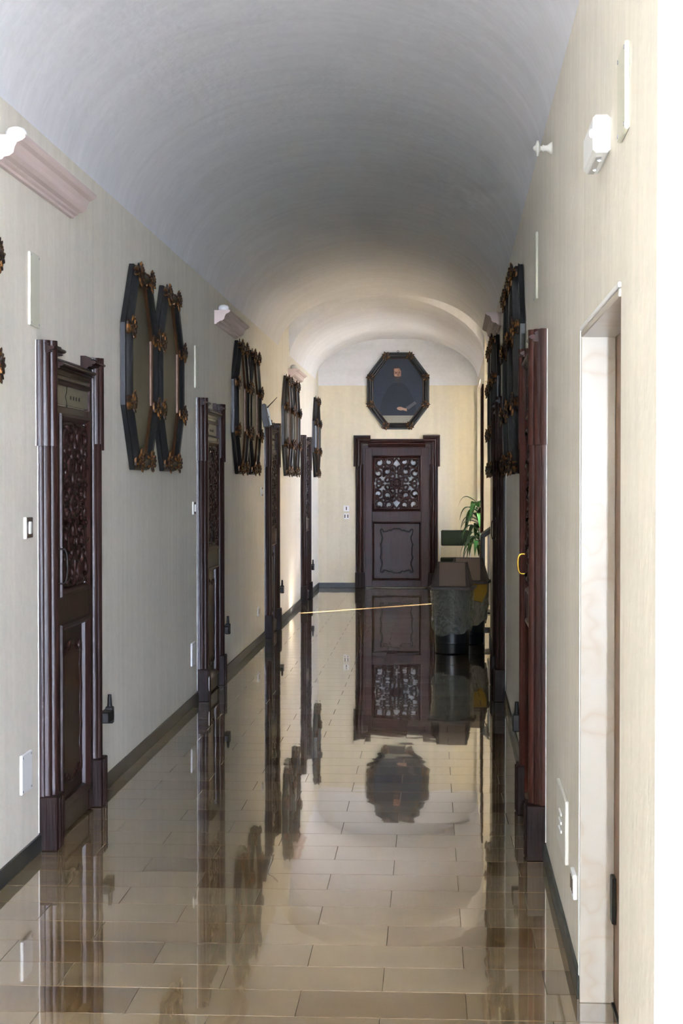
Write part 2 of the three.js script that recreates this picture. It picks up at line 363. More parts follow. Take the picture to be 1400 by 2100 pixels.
// ------------------------------------------------------------------ windows (with panes) and curtains
function windowFrame(name, label, w, h, cols, rows, mat) {
  const g = thing(name, label, 'window', null, 'structure'), t = 0.06;
  part(g, 'frame', mg([bx(-w / 2, -w / 2 + t, 0, h, -0.04, 0.04, 0.004), bx(w / 2 - t, w / 2, 0, h, -0.04, 0.04, 0.004), bx(-w / 2, w / 2, 0, t, -0.04, 0.04, 0.004), bx(-w / 2, w / 2, h - t, h, -0.04, 0.04, 0.004)]), mat);
  const cw = (w - t) / cols, rh = (h - t) / rows, bars = [];
  for (let c = 1; c < cols; c++) bars.push(bx(-w / 2 + c * cw + t / 2 - 0.025, -w / 2 + c * cw + t / 2 + 0.025, t, h - t, -0.03, 0.03, 0.003));
  for (let r = 1; r < rows; r++) bars.push(bx(-w / 2 + t, w / 2 - t, r * rh + t / 2 - 0.018, r * rh + t / 2 + 0.018, -0.025, 0.025, 0.003));
  if (bars.length) part(g, 'glazing_bars', mg(bars), mat);
  for (let c = 0; c < cols; c++) for (let r = 0; r < rows; r++) {
    const pg = new THREE.PlaneGeometry(cw - 0.02, rh - 0.02); pg.translate(-w / 2 + t / 2 + (c + 0.5) * cw, t / 2 + (r + 0.5) * rh, 0); part(g, 'pane', pg, M.glass);
  }
  return g;
}
{ const w = windowFrame('window_1', 'wide white framed window behind the viewpoint', 1.82, 3.9, 3, 3, M.white); w.position.set(1.29, 0.2, -ZB + 0.15); }
{ const w = windowFrame('window_2', 'tall glazed window in the recess behind the black stand', 3.05, 3.75, 3, 2, M.oak); w.position.set(1.68, 0, -17.875); w.rotation.y = -Math.PI / 2; }
{ const w = windowFrame('window_3', 'tall glazed window beside the potted plant', 2.5, 2.85, 3, 1, M.oak); w.position.set(XR(22.8) + 0.46, 0.8, -22.8); w.rotation.y = -(Math.PI / 2 + RA); }
solo('wall_parapet', bx(-1.25, 1.25, -0.1, 0.8, -0.05, 0.05), M.wall, 'low wall under the window by the plant', 'wall', null, 'structure').position.set(XR(22.8) + 0.46, 0, -22.8);
scene.getObjectByName('wall_parapet').rotation.y = -(Math.PI / 2 + RA);
function curtain(label, w, h, mat, group) {
  const nx = Math.round(w / 0.015), g = new THREE.PlaneGeometry(w, h, nx, 1), p = g.attributes.position;
  for (let i = 0; i < p.count; i++) p.setZ(i, 0.018 * Math.sin(p.getX(i) * 2 * Math.PI / 0.13) + 0.006 * Math.sin(p.getX(i) * 41));
  g.translate(0, h / 2, 0); g.computeVertexNormals();
  return solo('curtain', g, mat, label, 'curtain', group);
}
{ const c = curtain('sheer white curtain across the recess window behind the black stand', 3.04, 3.7, M.curtain); c.position.set(1.57, 0.02, -17.875); c.rotation.y = -Math.PI / 2; }
for (const [a, b, label] of [[22.23, 24.05, 'wide cream drape covering most of the window by the plant'], [21.57, 22.08, 'narrow cream drape at the edge of the window by the plant']]) {
  const c = curtain(label, b - a, b > 23 ? 3.6 : 2.94, M.drape, 'cream drapes of the window by the plant'); c.position.set(XR((a + b) / 2) + 0.4, 0.02, -(a + b) / 2); c.rotation.y = -(Math.PI / 2 + RA);
}

// ------------------------------------------------------------------ doors
const PROF = [[0, 0], [0, 0.02], [0.003, 0.024], [0.014, 0.024], [0.018, 0.02], [0.022, 0.04], [0.028, 0.047], [0.038, 0.05], [0.046, 0.047], [0.05, 0.041], [0.052, 0.056], [0.058, 0.066], [0.068, 0.071], [0.08, 0.071], [0.09, 0.064], [0.094, 0.05], [0.1, 0.056], [0.108, 0.057], [0.115, 0.05], [0.118, 0.034], [0.132, 0.032], [0.138, 0.012], [0.138, 0]];
function fretwork(w, h, depth) {
  const L = [], r = Math.min(w, h) * 0.024;
  const spiral = (cx, cy, R, a0, turns, dir) => { const pts = []; for (let i = 0; i <= 18; i++) { const t = i / 18, a = a0 + dir * t * turns * 2 * Math.PI, q = R * (1 - 0.5 * t); pts.push([cx + q * Math.cos(a), cy + q * Math.sin(a), depth * (0.35 + 0.5 * t)]); } return pts; };
  const quad = [];
  const list = [[0.76, 0.80, 0.215, 0.5, 1.25, 1], [0.33, 0.83, 0.19, 2.2, 1.2, -1], [0.80, 0.40, 0.195, 1.7, 1.2, -1], [0.42, 0.46, 0.20, 0.4, 1.3, 1], [0.77, 0.09, 0.14, 3.4, 1.0, 1], [0.16, 0.58, 0.14, 5, 1.1, -1], [0.42, 0.14, 0.13, 1, 1.1, 1], [0.56, 0.65, 0.12, 3.8, 1, 1], [0.17, 0.30, 0.13, 0.5, 1.1, -1], [0.20, 0.06, 0.10, 2.5, 0.9, 1]];
  for (const [x, y, R, a, t, d] of list) quad.push([spiral(x * w / 2, y * h / 2, R * w / 2, a, t, d), r]);
  const line = (a, b, c) => quad.push([[a, b, c].map((q) => [q[0] * w / 2, q[1] * h / 2, depth * 0.45]), r * 0.9]);
  line([0, 0.98], [0.2, 0.7], [0.02, 0.36]); line([0.97, 0.95], [0.55, 0.97], [0.12, 0.98]); line([0.97, 0.6], [0.62, 0.58], [0.58, 0.3]); line([0.97, 0.22], [0.9, 0.25], [0.6, 0.02]); line([0.2, 0.18], [0.3, 0.3], [0.22, 0.42]); line([0.98, 0.98], [0.97, 0.6], [0.98, 0.05]);
  for (const sx of [-1, 1]) for (const sy of [-1, 1]) {
    for (const [pts, rad] of quad) { const g = tube(pts.map((q) => [q[0] * sx, q[1] * sy, q[2]]), rad, 26, 6); g.scale(1, 1, 1); L.push(g); }
    for (const [x, y, a] of [[0.53, 0.92, 0.6], [0.55, 0.30, -0.6], [0.94, 0.62, 1.5], [0.17, 0.9, 0.9], [0.62, 0.06, 0.2], [0.3, 0.64, -0.9], [0.92, 0.24, 0.5]])
      L.push(ellipsoid(x * w / 2 * sx, y * h / 2 * sy, depth * 0.5, r * 1.9, r * 1.15, depth * 0.45, a * sx * sy));
  }
  const ring = new THREE.TorusGeometry(w * 0.105, r * 0.8, 6, 28); ring.translate(0, 0, depth * 0.7); L.push(ring);
  L.push(ellipsoid(0, 0, depth * 0.4, w * 0.1, w * 0.1, depth * 0.35, 0, 18, 8), ellipsoid(-w * 0.03, w * 0.03, depth * 0.75, w * 0.018, w * 0.014, depth * 0.2), ellipsoid(w * 0.03, w * 0.03, depth * 0.75, w * 0.018, w * 0.014, depth * 0.2), ellipsoid(0, -w * 0.035, depth * 0.75, w * 0.04, w * 0.012, depth * 0.2));
  return mg(L);
}
function cartouche(w, h) {       // scalloped outline with scrolled corners
  const Q = [[0, 1.0], [0.22, 0.985], [0.36, 0.90], [0.44, 0.94], [0.60, 0.88], [0.80, 0.86], [0.84, 0.93], [0.93, 0.97], [0.99, 0.92], [0.96, 0.78], [0.88, 0.60], [0.93, 0.42], [1.0, 0.30], [0.97, 0.22], [0.93, 0.12], [0.94, 0]];
  const pts = []; for (const q of Q) pts.push([q[0], q[1]]); for (const q of Q.slice(0, -1).reverse()) pts.push([q[0], -q[1]]); for (const q of Q.slice(1)) pts.push([-q[0], -q[1]]); for (const q of Q.slice(1, -1).reverse()) pts.push([-q[0], q[1]]);
  return new THREE.CatmullRomCurve3(pts.map((q) => new THREE.Vector3(q[0] * w / 2, q[1] * h / 2, 0)), true, 'catmullrom', 0.6);
}
// W: width over the ears; opts: transom, wood material, handle side, pintle side (+1 = local +x)
function makeDoor(name, label, W, Hd, o) {
  const d = thing(name, label, 'door', null, 'structure'), wd = o.mat, e = 0.03, x0 = -W / 2 + e, x1 = W / 2 - e, in0 = x0 + 0.138, in1 = x1 - 0.138;
  const topMid = Hd - 0.055, HK = o.transom ? 0.45 : 1, headIn = topMid - 0.138 * HK, HP = PROF.map((q) => [q[0] * HK, q[1]]), earB = o.earBottom, ez = (p, dz) => p.map((q) => [q[0], q[1] ? q[1] + dz : 0]);
  // legs, plinths, ears and lintel of the architrave
  for (const s of [-1, 1]) {
    const path = s < 0 ? [[x0, earB + 0.03], [x0, 0.235]] : [[x1, 0.235], [x1, earB + 0.03]];
    part(d, 'casing_leg', sweep(path, PROF, false, true, 0.75), wd);
    const pw = s < 0 ? [x0 - 0.004, x0 + 0.142] : [x1 - 0.142, x1 + 0.004];
    part(d, 'plinth_block', mg([bx(pw[0], pw[1], 0, 0.235, 0, 0.082, 0.004), bx(pw[0] + 0.03, pw[0] + 0.055, 0.006, 0.228, 0.08, 0.089, 0.003), bx(pw[0] + 0.085, pw[0] + 0.105, 0.006, 0.228, 0.08, 0.087, 0.003)]), M.plinth);
    const xo = s * W / 2, xi = s * (W / 2 - 0.255);
    const ear = s < 0 ? [[xi, Hd], [xo, Hd], [xo, earB]] : [[xo, earB], [xo, Hd], [xi, Hd]];
    if (o.transom) {
      const up = s < 0 ? [[xo, Hd], [xo, earB]] : [[xo, earB], [xo, Hd]], ac = s < 0 ? [[xi, Hd], [xo + 0.02, Hd]] : [[xo - 0.02, Hd], [xi, Hd]];
      part(d, 'casing_ear', mg([sweep(up, ez(PROF, 0.006), false, true, 0.75), sweep(ac, ez(HP, 0.004), false, true, 0.75)]), wd);
    } else part(d, 'casing_ear', sweep(ear, ez(PROF, 0.01), false, true, 0.75), wd);
  }
  part(d, 'lintel', sweep([[W / 2 - 0.22, topMid], [-W / 2 + 0.22, topMid]], HP, false, true, 0.75), wd);
  part(d, 'frame_board', mg([bx(in0 - 0.04, in0 + 0.012, 0, headIn, 0, 0.03), bx(in1 - 0.012, in1 + 0.04, 0, headIn, 0, 0.03), bx(in0 - 0.03, in1 + 0.03, headIn - 0.012, headIn + 0.05, 0, 0.03)]), wd);
  if (o.transom) for (const s of [-1, 1]) {
    const ragged = (xe, ya, yb) => { const q = [[xe, yb], [xe, ya]]; for (let y = ya; y <= yb; y += 0.022) q.push([xe + s * rr(0.002, 0.008), y]); return s < 0 ? shapeGeo(q.slice().reverse(), 0, 0.003) : shapeGeo(q, 0, 0.003); };
    part(d, 'plaster_edge', mg([ragged(s * (W / 2 - e), 0.08, earB), ragged(s * W / 2, earB, Hd)]), M.white, 'ragged white plaster line');
  }
  const zl = 0.012, top = o.transom ? 1.94 : headIn - 0.004, lw = in1 - in0 - 0.012, a0 = in0 + 0.006, a1 = in1 - 0.006;
  if (o.transom) {
    const tg = part(d, 'transom', bx(a0, a1, top + 0.012, headIn, 0, 0.018), M.olive, 'olive brown board above the leaf');
    part(tg, 'transom_bar', sweep([[a1, 2.062], [a0, 2.062]], [[0, 0.018], [0, 0.034], [0.008, 0.04], [0.018, 0.03], [0.024, 0.018]]), wd);
    // carved line and drilled holes
    const cx = (a0 + a1) / 2, cy = 1.99, hs = [];
    for (let k = 0; k < 4; k++) { const c = new THREE.CylinderGeometry(0.009, 0.009, 0.004, 8); c.rotateX(Math.PI / 2); c.translate(cx + 0.02 + k * 0.06, cy, 0.0185); hs.push(c); }
    part(tg, 'drilled_holes', mg(hs), M.dark);
    part(tg, 'carved_line', mg([tube([[cx - 0.06, cy + 0.05, 0.018], [cx - 0.07, cy + 0.02, 0.018], [cx - 0.09, cy, 0.018], [cx - 0.07, cy - 0.02, 0.018], [cx - 0.06, cy - 0.05, 0.018]], 0.003, 12, 5)]), M.dark);
  }
  const leaf = new THREE.Group(); leaf.name = 'leaf'; d.add(leaf);
  const st = o.stile, g0 = a0 + st, g1 = a1 - st, mid0 = o.mid[0], mid1 = o.mid[1], low = 0.115, gt = o.gridTop;
  part(leaf, 'stile', bx(a0, g0, 0.012, top, 0, zl + 0.028, 0.003), wd); part(leaf, 'stile', bx(g1, a1, 0.012, top, 0, zl + 0.028, 0.003), wd);
  part(leaf, 'rail', bx(g0, g1, gt, top, 0, zl + 0.026, 0.003), wd); part(leaf, 'rail', bx(g0, g1, mid0, mid1, 0, zl + 0.026, 0.003), wd); part(leaf, 'rail', bx(g0, g1, 0.012, low, 0, zl + 0.026, 0.003), wd);
  const mould = [[-0.004, 0.038], [0.0, 0.05], [0.012, 0.052], [0.022, 0.04], [0.03, 0.03], [0.034, 0.008]];
  const rectL = (xa, xb, ya, yb) => [[xa, ya], [xb, ya], [xb, yb], [xa, yb]];
  part(leaf, 'panel_moulding', sweep(rectL(g0, g1, mid1, gt), mould, true), wd); part(leaf, 'panel_moulding', sweep(rectL(g0, g1, low, mid0), mould, true), wd);
  part(leaf, 'backing_pane', bx(g0 + 0.004, g1 - 0.004, mid1 + 0.004, gt - 0.004, 0, 0.006), M.backing, 'pale pane behind the pierced carving');
  const fw = g1 - g0 - 0.06, fh = gt - mid1 - 0.06, fr = part(leaf, 'carved_fretwork', fretwork(fw, fh, o.fretDepth), o.fretMat || wd, 'pierced scrollwork carving');
  fr.position.set((g0 + g1) / 2, (gt + mid1) / 2, 0.008);
  part(leaf, 'lower_panel', bx(g0 + 0.004, g1 - 0.004, low + 0.004, mid0 - 0.004, 0, 0.014), wd);
  const cw = (g1 - g0) * 0.66, chh = (mid0 - low) * 0.76, cu = cartouche(cw, chh), cp = cu.getPoints(150).slice(0, -1).map((q) => [q.x, q.y]);
  const ct = part(leaf, 'cartouche', mg([shapeGeo(cp, 0.013, 0.022, 0.003)]), wd); ct.position.set((g0 + g1) / 2, (mid0 + low) / 2, 0);
  const cb = part(leaf, 'cartouche_bead', new THREE.TubeGeometry(cu, 220, 0.011, 6, true), o.beadMat || wd, 'scalloped bead'); cb.position.set((g0 + g1) / 2, (mid0 + low) / 2, 0.02);
  const hx = o.handle < 0 ? a0 + st * 0.5 : a1 - st * 0.5;
  const HT = o.handleMat ? 1.255 : 1.30, HB = o.handleMat ? 1.165 : 1.15;
  if (o.handle) part(leaf, 'pull_handle', mg([tube([[hx, HT, 0.03], [hx, HT, 0.07], [hx, HT - 0.015, 0.08], [hx, HB + 0.02, 0.08], [hx, HB, 0.07], [hx, HB, 0.03]], o.handleR || 0.004, 24, 6), ellipsoid(hx, HT, 0.04, 0.014, 0.018, 0.004), ellipsoid(hx, HB, 0.04, 0.014, 0.018, 0.004)]), o.handleMat || M.iron, o.handleMat ? 'brass pull handle' : 'thin wire pull handle');
  if (o.pintle) { const px = o.pintle * (W / 2 - 0.01); part(d, 'pintle', mg([bx(px - 0.075, px + 0.06, 0.40, 0.455, 0.05, 0.1, 0.004), cyl([px + 0.045, 0.44, 0.08], [px + 0.045, 0.53, 0.08], 0.014, 0.009, 8), bx(px + 0.028, px + 0.063, 0.385, 0.47, 0.06, 0.1, 0.005)]), M.iron, 'iron hinge pintle'); }
  return d;
}
const sideDoor = (handle, pintle, extra = {}) => ({ mat: M.wood, transom: true, stile: 0.1, mid: [0.955, 1.085], gridTop: 1.905, earBottom: 1.755, handle, pintle, fretDepth: 0.045, ...extra });
onLeft(makeDoor('door_1', 'carved dark wooden door facing the door with the brass pull handle', 1.14, 2.21, sideDoor(-1, 1)), 7.40);
onLeft(makeDoor('door_2', 'carved dark wooden door with chipped white paint on one plinth block', 1.14, 2.21, sideDoor(-1, 1)), 12.14);
onLeft(makeDoor('door_3', 'carved dark wooden door below the tilted black and white wall fixture', 1.10, 2.23, sideDoor(-1, 1)), 16.87);
onLeft(makeDoor('door_4', 'carved dark wooden door beside the lone octagonal frame near the end wall', 1.14, 2.21, sideDoor(-1, 1)), 21.45);
onRight(makeDoor('door_5', 'reddish carved wooden door with a brass pull handle', 1.14, 2.24, sideDoor(-1, -1, { mat: M.woodRed, handleMat: M.brass, handleR: 0.006 })), 7.33);
onRight(makeDoor('door_6', 'dark carved wooden door with thin wire handle near the waste bins', 1.12, 2.22, sideDoor(-1, 0)), 12.24);
onEnd(makeDoor('door_7', 'dark brown door with pierced fretwork panel beneath the bearded portrait', 1.3, 2.30, { mat: M.woodMid, stile: 0.105, mid: [1.0, 1.155], gridTop: 1.995, earBottom: 1.83, handle: 0, pintle: 0, fretDepth: 0.035, fretMat: M.woodMid, beadMat: M.dark }), -0.505);
{ // white paint chips on the plinth of door_2: flakes of plaster
  const pts = [[0, 0], [0.02, -0.03], [0.05, -0.02], [0.06, 0.03], [0.03, 0.09], [0.0, 0.07]];
  const dd = scene.getObjectByName('door_2'); const m = part(dd, 'paint_chip', shapeGeo(pts, 0, 0.004), M.white, 'flaked white patch'); m.position.set(-0.53, 0.1, 0.082);
}
{ // marble-lined doorway near the start of the right wall, closed by a plain brown door
  const t = thing('trim_1', 'cream marble lining of the doorway near the power socket', 'door lining', null, 'structure'); onRight(t, 4.43);
  const za = -0.54, zb = 0.565;           // local x: far jamb at -0.54, near jamb at +0.545
  part(t, 'jamb', bx(za, za + 0.025, 0, 2.06, -0.098, 0.006, 0.002), M.marble); part(t, 'jamb', bx(zb - 0.012, zb, 0, 2.06, -0.098, -0.02, 0.002), M.marble); part(t, 'lintel', bx(za, zb, 2.04, 2.06, -0.098, 0.006, 0.002), M.marble);
  part(t, 'edge_bead', mg([bx(za - 0.012, za, 0.075, 2.075, 0, 0.008, 0.002), bx(za - 0.012, zb + 0.008, 2.062, 2.075, 0, 0.008, 0.002)]), M.white);
  part(t, 'threshold', bx(za, zb, -0.02, 0.004, -0.5, -0.09), M.stone);
  const dr = thing('door_8', 'plain brown wooden door closed inside the marble doorway', 'door', null, 'structure'); onRight(dr, 4.43);
  part(dr, 'leaf', bx(za, zb, 0.004, 2.06, -0.145, -0.098, 0.002), M.oak);
  part(dr, 'hinge', bx(za + 0.026, za + 0.09, 0.26, 0.40, -0.1, -0.085, 0.003), M.iron, 'black hinge plate');
}

// ------------------------------------------------------------------ octagonal framed paintings
const OW = 0.469, OH = 0.578, OT = 0.205, OS = 0.225;
const octo = [[OT, -OH], [OW, -OS], [OW, OS], [OT, OH], [-OT, OH], [-OW, OS], [-OW, -OS], [-OT, -OH]];
const geoFrame = sweep(octo, [[0, 0.004], [0, 0.03], [0.008, 0.034], [0.02, 0.034], [0.028, 0.05], [0.045, 0.066], [0.062, 0.062], [0.074, 0.046], [0.08, 0.04], [0.09, 0.036]], true, false, 0.4);
const geoInner = sweep(octo, [[0.09, 0.036], [0.094, 0.037], [0.099, 0.028], [0.1, 0.018]], true, false);
const geoPicture = shapeGeo(octo.map((q) => [q[0] * 0.83, q[1] * 0.865]), 0.006, 0.017);
function ornament() {          // acanthus cluster: two rings of curled leaves round a boss
  const L = [];
  const leafAt = (a, r, len, wd, z, lift) => { const g = new THREE.SphereGeometry(1, 8, 6), p = g.attributes.position; for (let i = 0; i < p.count; i++) { const x = p.getX(i); p.setZ(i, p.getZ(i) + 0.9 * x * x * lift); p.setY(i, p.getY(i) * (1 - 0.45 * x)); } g.scale(len, wd, 0.008); g.rotateZ(a); g.translate(r * Math.cos(a), r * Math.sin(a), z); g.computeVertexNormals(); L.push(g); };
  for (let k = 0; k < 9; k++) { const a = k / 9 * Math.PI * 2 + rr(-0.15, 0.15); leafAt(a, 0.036, rr(0.018, 0.026), 0.011, 0.062 + rr(0, 0.006), rr(0.5, 1.3)); }
  for (let k = 0; k < 6; k++) { const a = k / 6 * Math.PI * 2 + rr(-0.2, 0.2); leafAt(a, 0.018, 0.016, 0.009, 0.074, rr(0.2, 0.9)); }
  L.push(ellipsoid(0, 0, 0.076, 0.011, 0.011, 0.011, 0, 8, 6), bx(-0.036, 0.036, -0.036, 0.036, 0.02, 0.058, 0.014));
  const g = mg(L); g.scale(1.22, 1.22, 1.05); return uvm(g);
}
const geoOrn = [ornament(), ornament(), ornament()];
const geoRing = new THREE.TorusGeometry(0.014, 0.003, 6, 14); geoRing.translate(0, OH + 0.016, 0.02);
function makeFrame(label, group, picMat) {
  const f = thing('octagonal_painting', label, 'painting', group);
  const fr = part(f, 'frame', geoFrame, M.black, 'black octagonal moulding'); part(fr, 'gilt_edge', geoInner, M.gildEdge); part(f, 'picture', geoPicture, picMat);
  octo.forEach((q, i) => { const m = part(fr, 'corner_ornament', geoOrn[i % 3], M.gild, 'gilt carved leaf ornament'); m.position.set(q[0] * 0.885, q[1] * 0.905, 0); m.rotation.z = Math.atan2(q[1], q[0]) + (i % 2) * 0.4; });
  part(f, 'hanging_ring', geoRing, M.iron);
  return f;
}
const FY = 2.245;
const FL = [[5.58, 'octagonal black frame with gilt corners beside the cornice bracket before the first door', null],
  [9.17, 'octagonal black gilt-cornered frame beside the door opposite the brass pull handle', 0], [10.17, 'octagonal black gilt-cornered frame hung between its twin and the chipped-plinth door', 0],
  [14.06, 'octagonal black gilt-cornered frame hanging past the chipped-plinth door', 1], [15.07, 'octagonal black gilt-cornered frame beside the tilted black and white wall fixture', 1],
  [18.68, 'octagonal black gilt-cornered frame just past the door under the tilted fixture', 2], [19.72, 'octagonal black gilt-cornered frame below the pale bracket facing the plant', 2],
  [23.46, 'lone octagonal black gilt-cornered frame next to the end wall', null]];
const GN = ['octagonal pair between the first and second doors', 'octagonal pair between the second and third doors', 'octagonal pair between the third and fourth doors'];
for (const [Z, label, g] of FL) onLeft(makeFrame(label, g === null ? null : GN[g], M.canvas), Z, FY);
for (const [Z, label, g] of [[9.17, 'octagonal black gilt-cornered frame touching the reddish door with brass pull', 'octagonal pair beside the reddish door'], [10.17, 'octagonal black gilt-cornered frame behind the one beside the reddish door', 'octagonal pair beside the reddish door'],
  [13.42, 'octagonal black gilt-cornered frame next to the door with thin wire handle', 'octagonal pair past the wire-handled door'], [14.42, 'octagonal black gilt-cornered frame nearest the window recess with the black stand', 'octagonal pair past the wire-handled door']])
  onRight(makeFrame(label, g, M.canvas), Z, FY - 0.02);
{ // the portrait on the end wall: dark canvas, a bearded face, a hand, a pale strip below
  const cv = document.createElement('canvas'); cv.width = 512; cv.height = 640; const c = cv.getContext('2d');
  c.fillStyle = '#2f3541'; c.fillRect(0, 0, 512, 640);
  for (let i = 0; i < 2600; i++) { const k = rnd(); c.fillStyle = k < 0.5 ? 'rgba(30,36,48,0.35)' : k < 0.93 ? 'rgba(64,71,84,0.28)' : 'rgba(110,116,126,0.3)'; c.fillRect(rnd() * 512, rnd() * 640, 2 + rnd() * 8, 1 + rnd() * 3); }
  c.fillStyle = 'rgba(30,34,43,0.5)'; c.beginPath(); c.moveTo(60, 600); c.quadraticCurveTo(90, 320, 215, 240); c.lineTo(290, 240); c.quadraticCurveTo(420, 310, 450, 600); c.fill();
  for (let i = 0; i < 1500; i++) { c.fillStyle = rnd() < 0.5 ? 'rgba(52,58,70,0.4)' : 'rgba(34,40,50,0.4)'; c.fillRect(60 + rnd() * 390, 240 + rnd() * 340, 2 + rnd() * 6, 1 + rnd() * 3); }
  c.fillStyle = '#2f3038'; c.beginPath(); c.ellipse(240, 140, 52, 66, 0, 0, 7); c.fill();          // hair
  c.fillStyle = '#97715d'; c.beginPath(); c.moveTo(215, 104); c.lineTo(268, 100); c.lineTo(286, 130); c.lineTo(284, 178); c.lineTo(262, 200); c.lineTo(232, 192); c.lineTo(216, 168); c.fill();   // face
  c.fillStyle = '#b08872'; c.beginPath(); c.ellipse(238, 120, 20, 15, 0, 0, 7); c.fill(); c.beginPath(); c.ellipse(234, 170, 14, 12, 0, 0, 7); c.fill();
  c.fillStyle = '#54413a'; c.fillRect(226, 137, 18, 4); c.fillRect(262, 136, 16, 4);
  c.fillStyle = '#2c2524'; c.beginPath(); c.ellipse(236, 147, 6, 4, 0, 0, 7); c.fill(); c.beginPath(); c.ellipse(270, 146, 5, 4, 0, 0, 7); c.fill();
  c.fillStyle = '#7f5c4c'; c.beginPath(); c.moveTo(256, 144); c.lineTo(266, 174); c.lineTo(252, 176); c.fill();
  c.fillStyle = '#37363a'; c.beginPath(); c.moveTo(216, 176); c.quadraticCurveTo(240, 186, 286, 180); c.quadraticCurveTo(288, 232, 256, 240); c.quadraticCurveTo(222, 234, 216, 176); c.fill();   // beard
  c.fillStyle = '#6d4a44'; c.fillRect(242, 194, 22, 4);
  for (let i = 0; i < 260; i++) { c.fillStyle = rnd() < 0.5 ? 'rgba(60,66,80,0.25)' : 'rgba(150,125,110,0.16)'; c.fillRect(200 + rnd() * 100, 90 + rnd() * 150, 2 + rnd() * 5, 1 + rnd() * 2); }
  c.fillStyle = '#b08a74'; c.beginPath(); c.ellipse(280, 490, 36, 17, 0.1, 0, 7); c.fill();          // hand
  c.strokeStyle = '#b08a74'; c.lineWidth = 8; for (let k = 0; k < 3; k++) { c.beginPath(); c.moveTo(300, 484 + k * 8); c.lineTo(344, 494 + k * 9); c.stroke(); }
  c.fillStyle = 'rgba(130,122,118,0.5)'; c.beginPath(); c.moveTo(330, 480); c.lineTo(420, 420); c.lineTo(440, 440); c.lineTo(360, 500); c.fill();
  c.fillStyle = '#8e8a7c'; c.fillRect(60, 556, 400, 84);                                             // pale inscription strip
  c.fillStyle = 'rgba(70,66,58,0.55)'; for (let r = 0; r < 3; r++) for (let x = 130; x < 390; x += 5 + rnd() * 9) c.fillRect(x, 574 + r * 17, 2 + rnd() * 4, 2 + rnd() * 3);
  const t = new THREE.CanvasTexture(cv); t.colorSpace = THREE.SRGBColorSpace;
  const f = makeFrame('octagonal portrait of a bearded figure in dark clothes above the fretwork door', null, M.canvas);
  const pm = PH({ map: t, roughness: 0.6, specularIntensity: 0.6, clearcoat: 0.05, clearcoatRoughness: 0.35 }), pic = f.getObjectByName('picture'), g = geoPicture.clone(), uv = g.attributes.uv, p = g.attributes.position;
  for (let i = 0; i < p.count; i++) uv.setXY(i, p.getX(i) / (2 * OW * 0.83) + 0.5, p.getY(i) / (2 * OH * 0.865) + 0.5);
  pic.geometry = g; pic.material = pm; onEnd(f, -0.486, 2.966);
}

// ------------------------------------------------------------------ cornice brackets with uplights
const CPROF = [[0, 0], [-0.125, 0], [-0.125, -0.012], [-0.112, -0.022], [-0.092, -0.03], [-0.082, -0.05], [-0.078, -0.07], [-0.062, -0.082], [-0.04, -0.086], [-0.036, -0.094], [-0.022, -0.098], [-0.018, -0.108], [0, -0.108]];
function bracket(label, len) {
  const s = new THREE.Shape(CPROF.map((q) => new THREE.Vector2(-q[0], q[1]))), g = new THREE.ExtrudeGeometry(s, { depth: len, bevelEnabled: false });
  g.translate(0, 0, -len / 2); g.rotateY(-Math.PI / 2);                        // profile now along local z, length along local x
  const t = thing('cornice_bracket', label, 'cornice', 'plaster cornice brackets'); part(t, 'moulded_shelf', uvm(g), M.pink); return t;
}
function uplight(label) {
  const t = thing('uplight', label, 'lamp', 'uplights on the brackets');
  part(t, 'base', cyl([0, 0, 0], [0, 0.015, 0], 0.04, 0.04, 16), M.plastic); part(t, 'dome', lathe([[0.042, 0.014], [0.042, 0.03], [0.032, 0.046], [0.015, 0.053], [0, 0.055]], 18), M.white); return t;
}
for (const [Z, la, lb] of [[6.84, 'long pinkish plaster bracket above the tall cover plate beside the first door', 'white domed uplight on the bracket by the first door'],
  [13.22, 'pinkish plaster bracket above the frames past the chipped-plinth door', 'white domed uplight on the bracket past the chipped-plinth door'], [19.75, 'pinkish plaster bracket above the frames facing the window by the plant', 'white domed uplight on the bracket facing the plant']]) {
  onLeft(bracket(la, 1.33), Z, 2.945); const u = onLeft(uplight(lb), Z - 0.55, 2.945); u.position.x += 0.06;
}
{ onRight(bracket('pinkish plaster bracket above the frames past the wire-handled door', 1.33), 13.5, 2.945); }

// ------------------------------------------------------------------ plates, switches, sockets and small fittings
function coverPlate(label, w, h, mat, screws = true) {
  const t = thing('cover_plate', label, 'cover plate', 'blank cover plates on the walls');
  const pl = part(t, 'plate', bx(-w / 2, w / 2, -h / 2, h / 2, 0, 0.012, 0.003), mat);
  if (screws) for (const sx of [-1, 1]) for (const sy of [-1, 1]) part(pl, 'screw', cyl([sx * (w / 2 - 0.013), sy * (h / 2 - 0.013), 0.011], [sx * (w / 2 - 0.013), sy * (h / 2 - 0.013), 0.0135], 0.005, 0.005, 8), M.steel);
  return t;
}
onLeft(coverPlate('tall beige cover plate above the door facing the brass pull', 0.165, 0.31, M.plate), 6.78, 2.415);
onLeft(coverPlate('tall beige cover plate above the door with the chipped plinth', 0.165, 0.305, M.plate), 11.55, 2.425);
onRight(coverPlate('tall cover plate above the frames beyond the reddish door', 0.165, 0.31, M.plate), 7.56, 2.6);
onRight(coverPlate('cover plate beside the emergency light', 0.165, 0.2, M.plate), 3.77, 2.5);
onLeft(coverPlate('low square white cover plate beside the door facing the brass pull', 0.165, 0.165, M.white), 6.615, 0.387);
onLeft(coverPlate('low square white cover plate beside the chipped-plinth door', 0.165, 0.165, M.white), 11.36, 0.375);
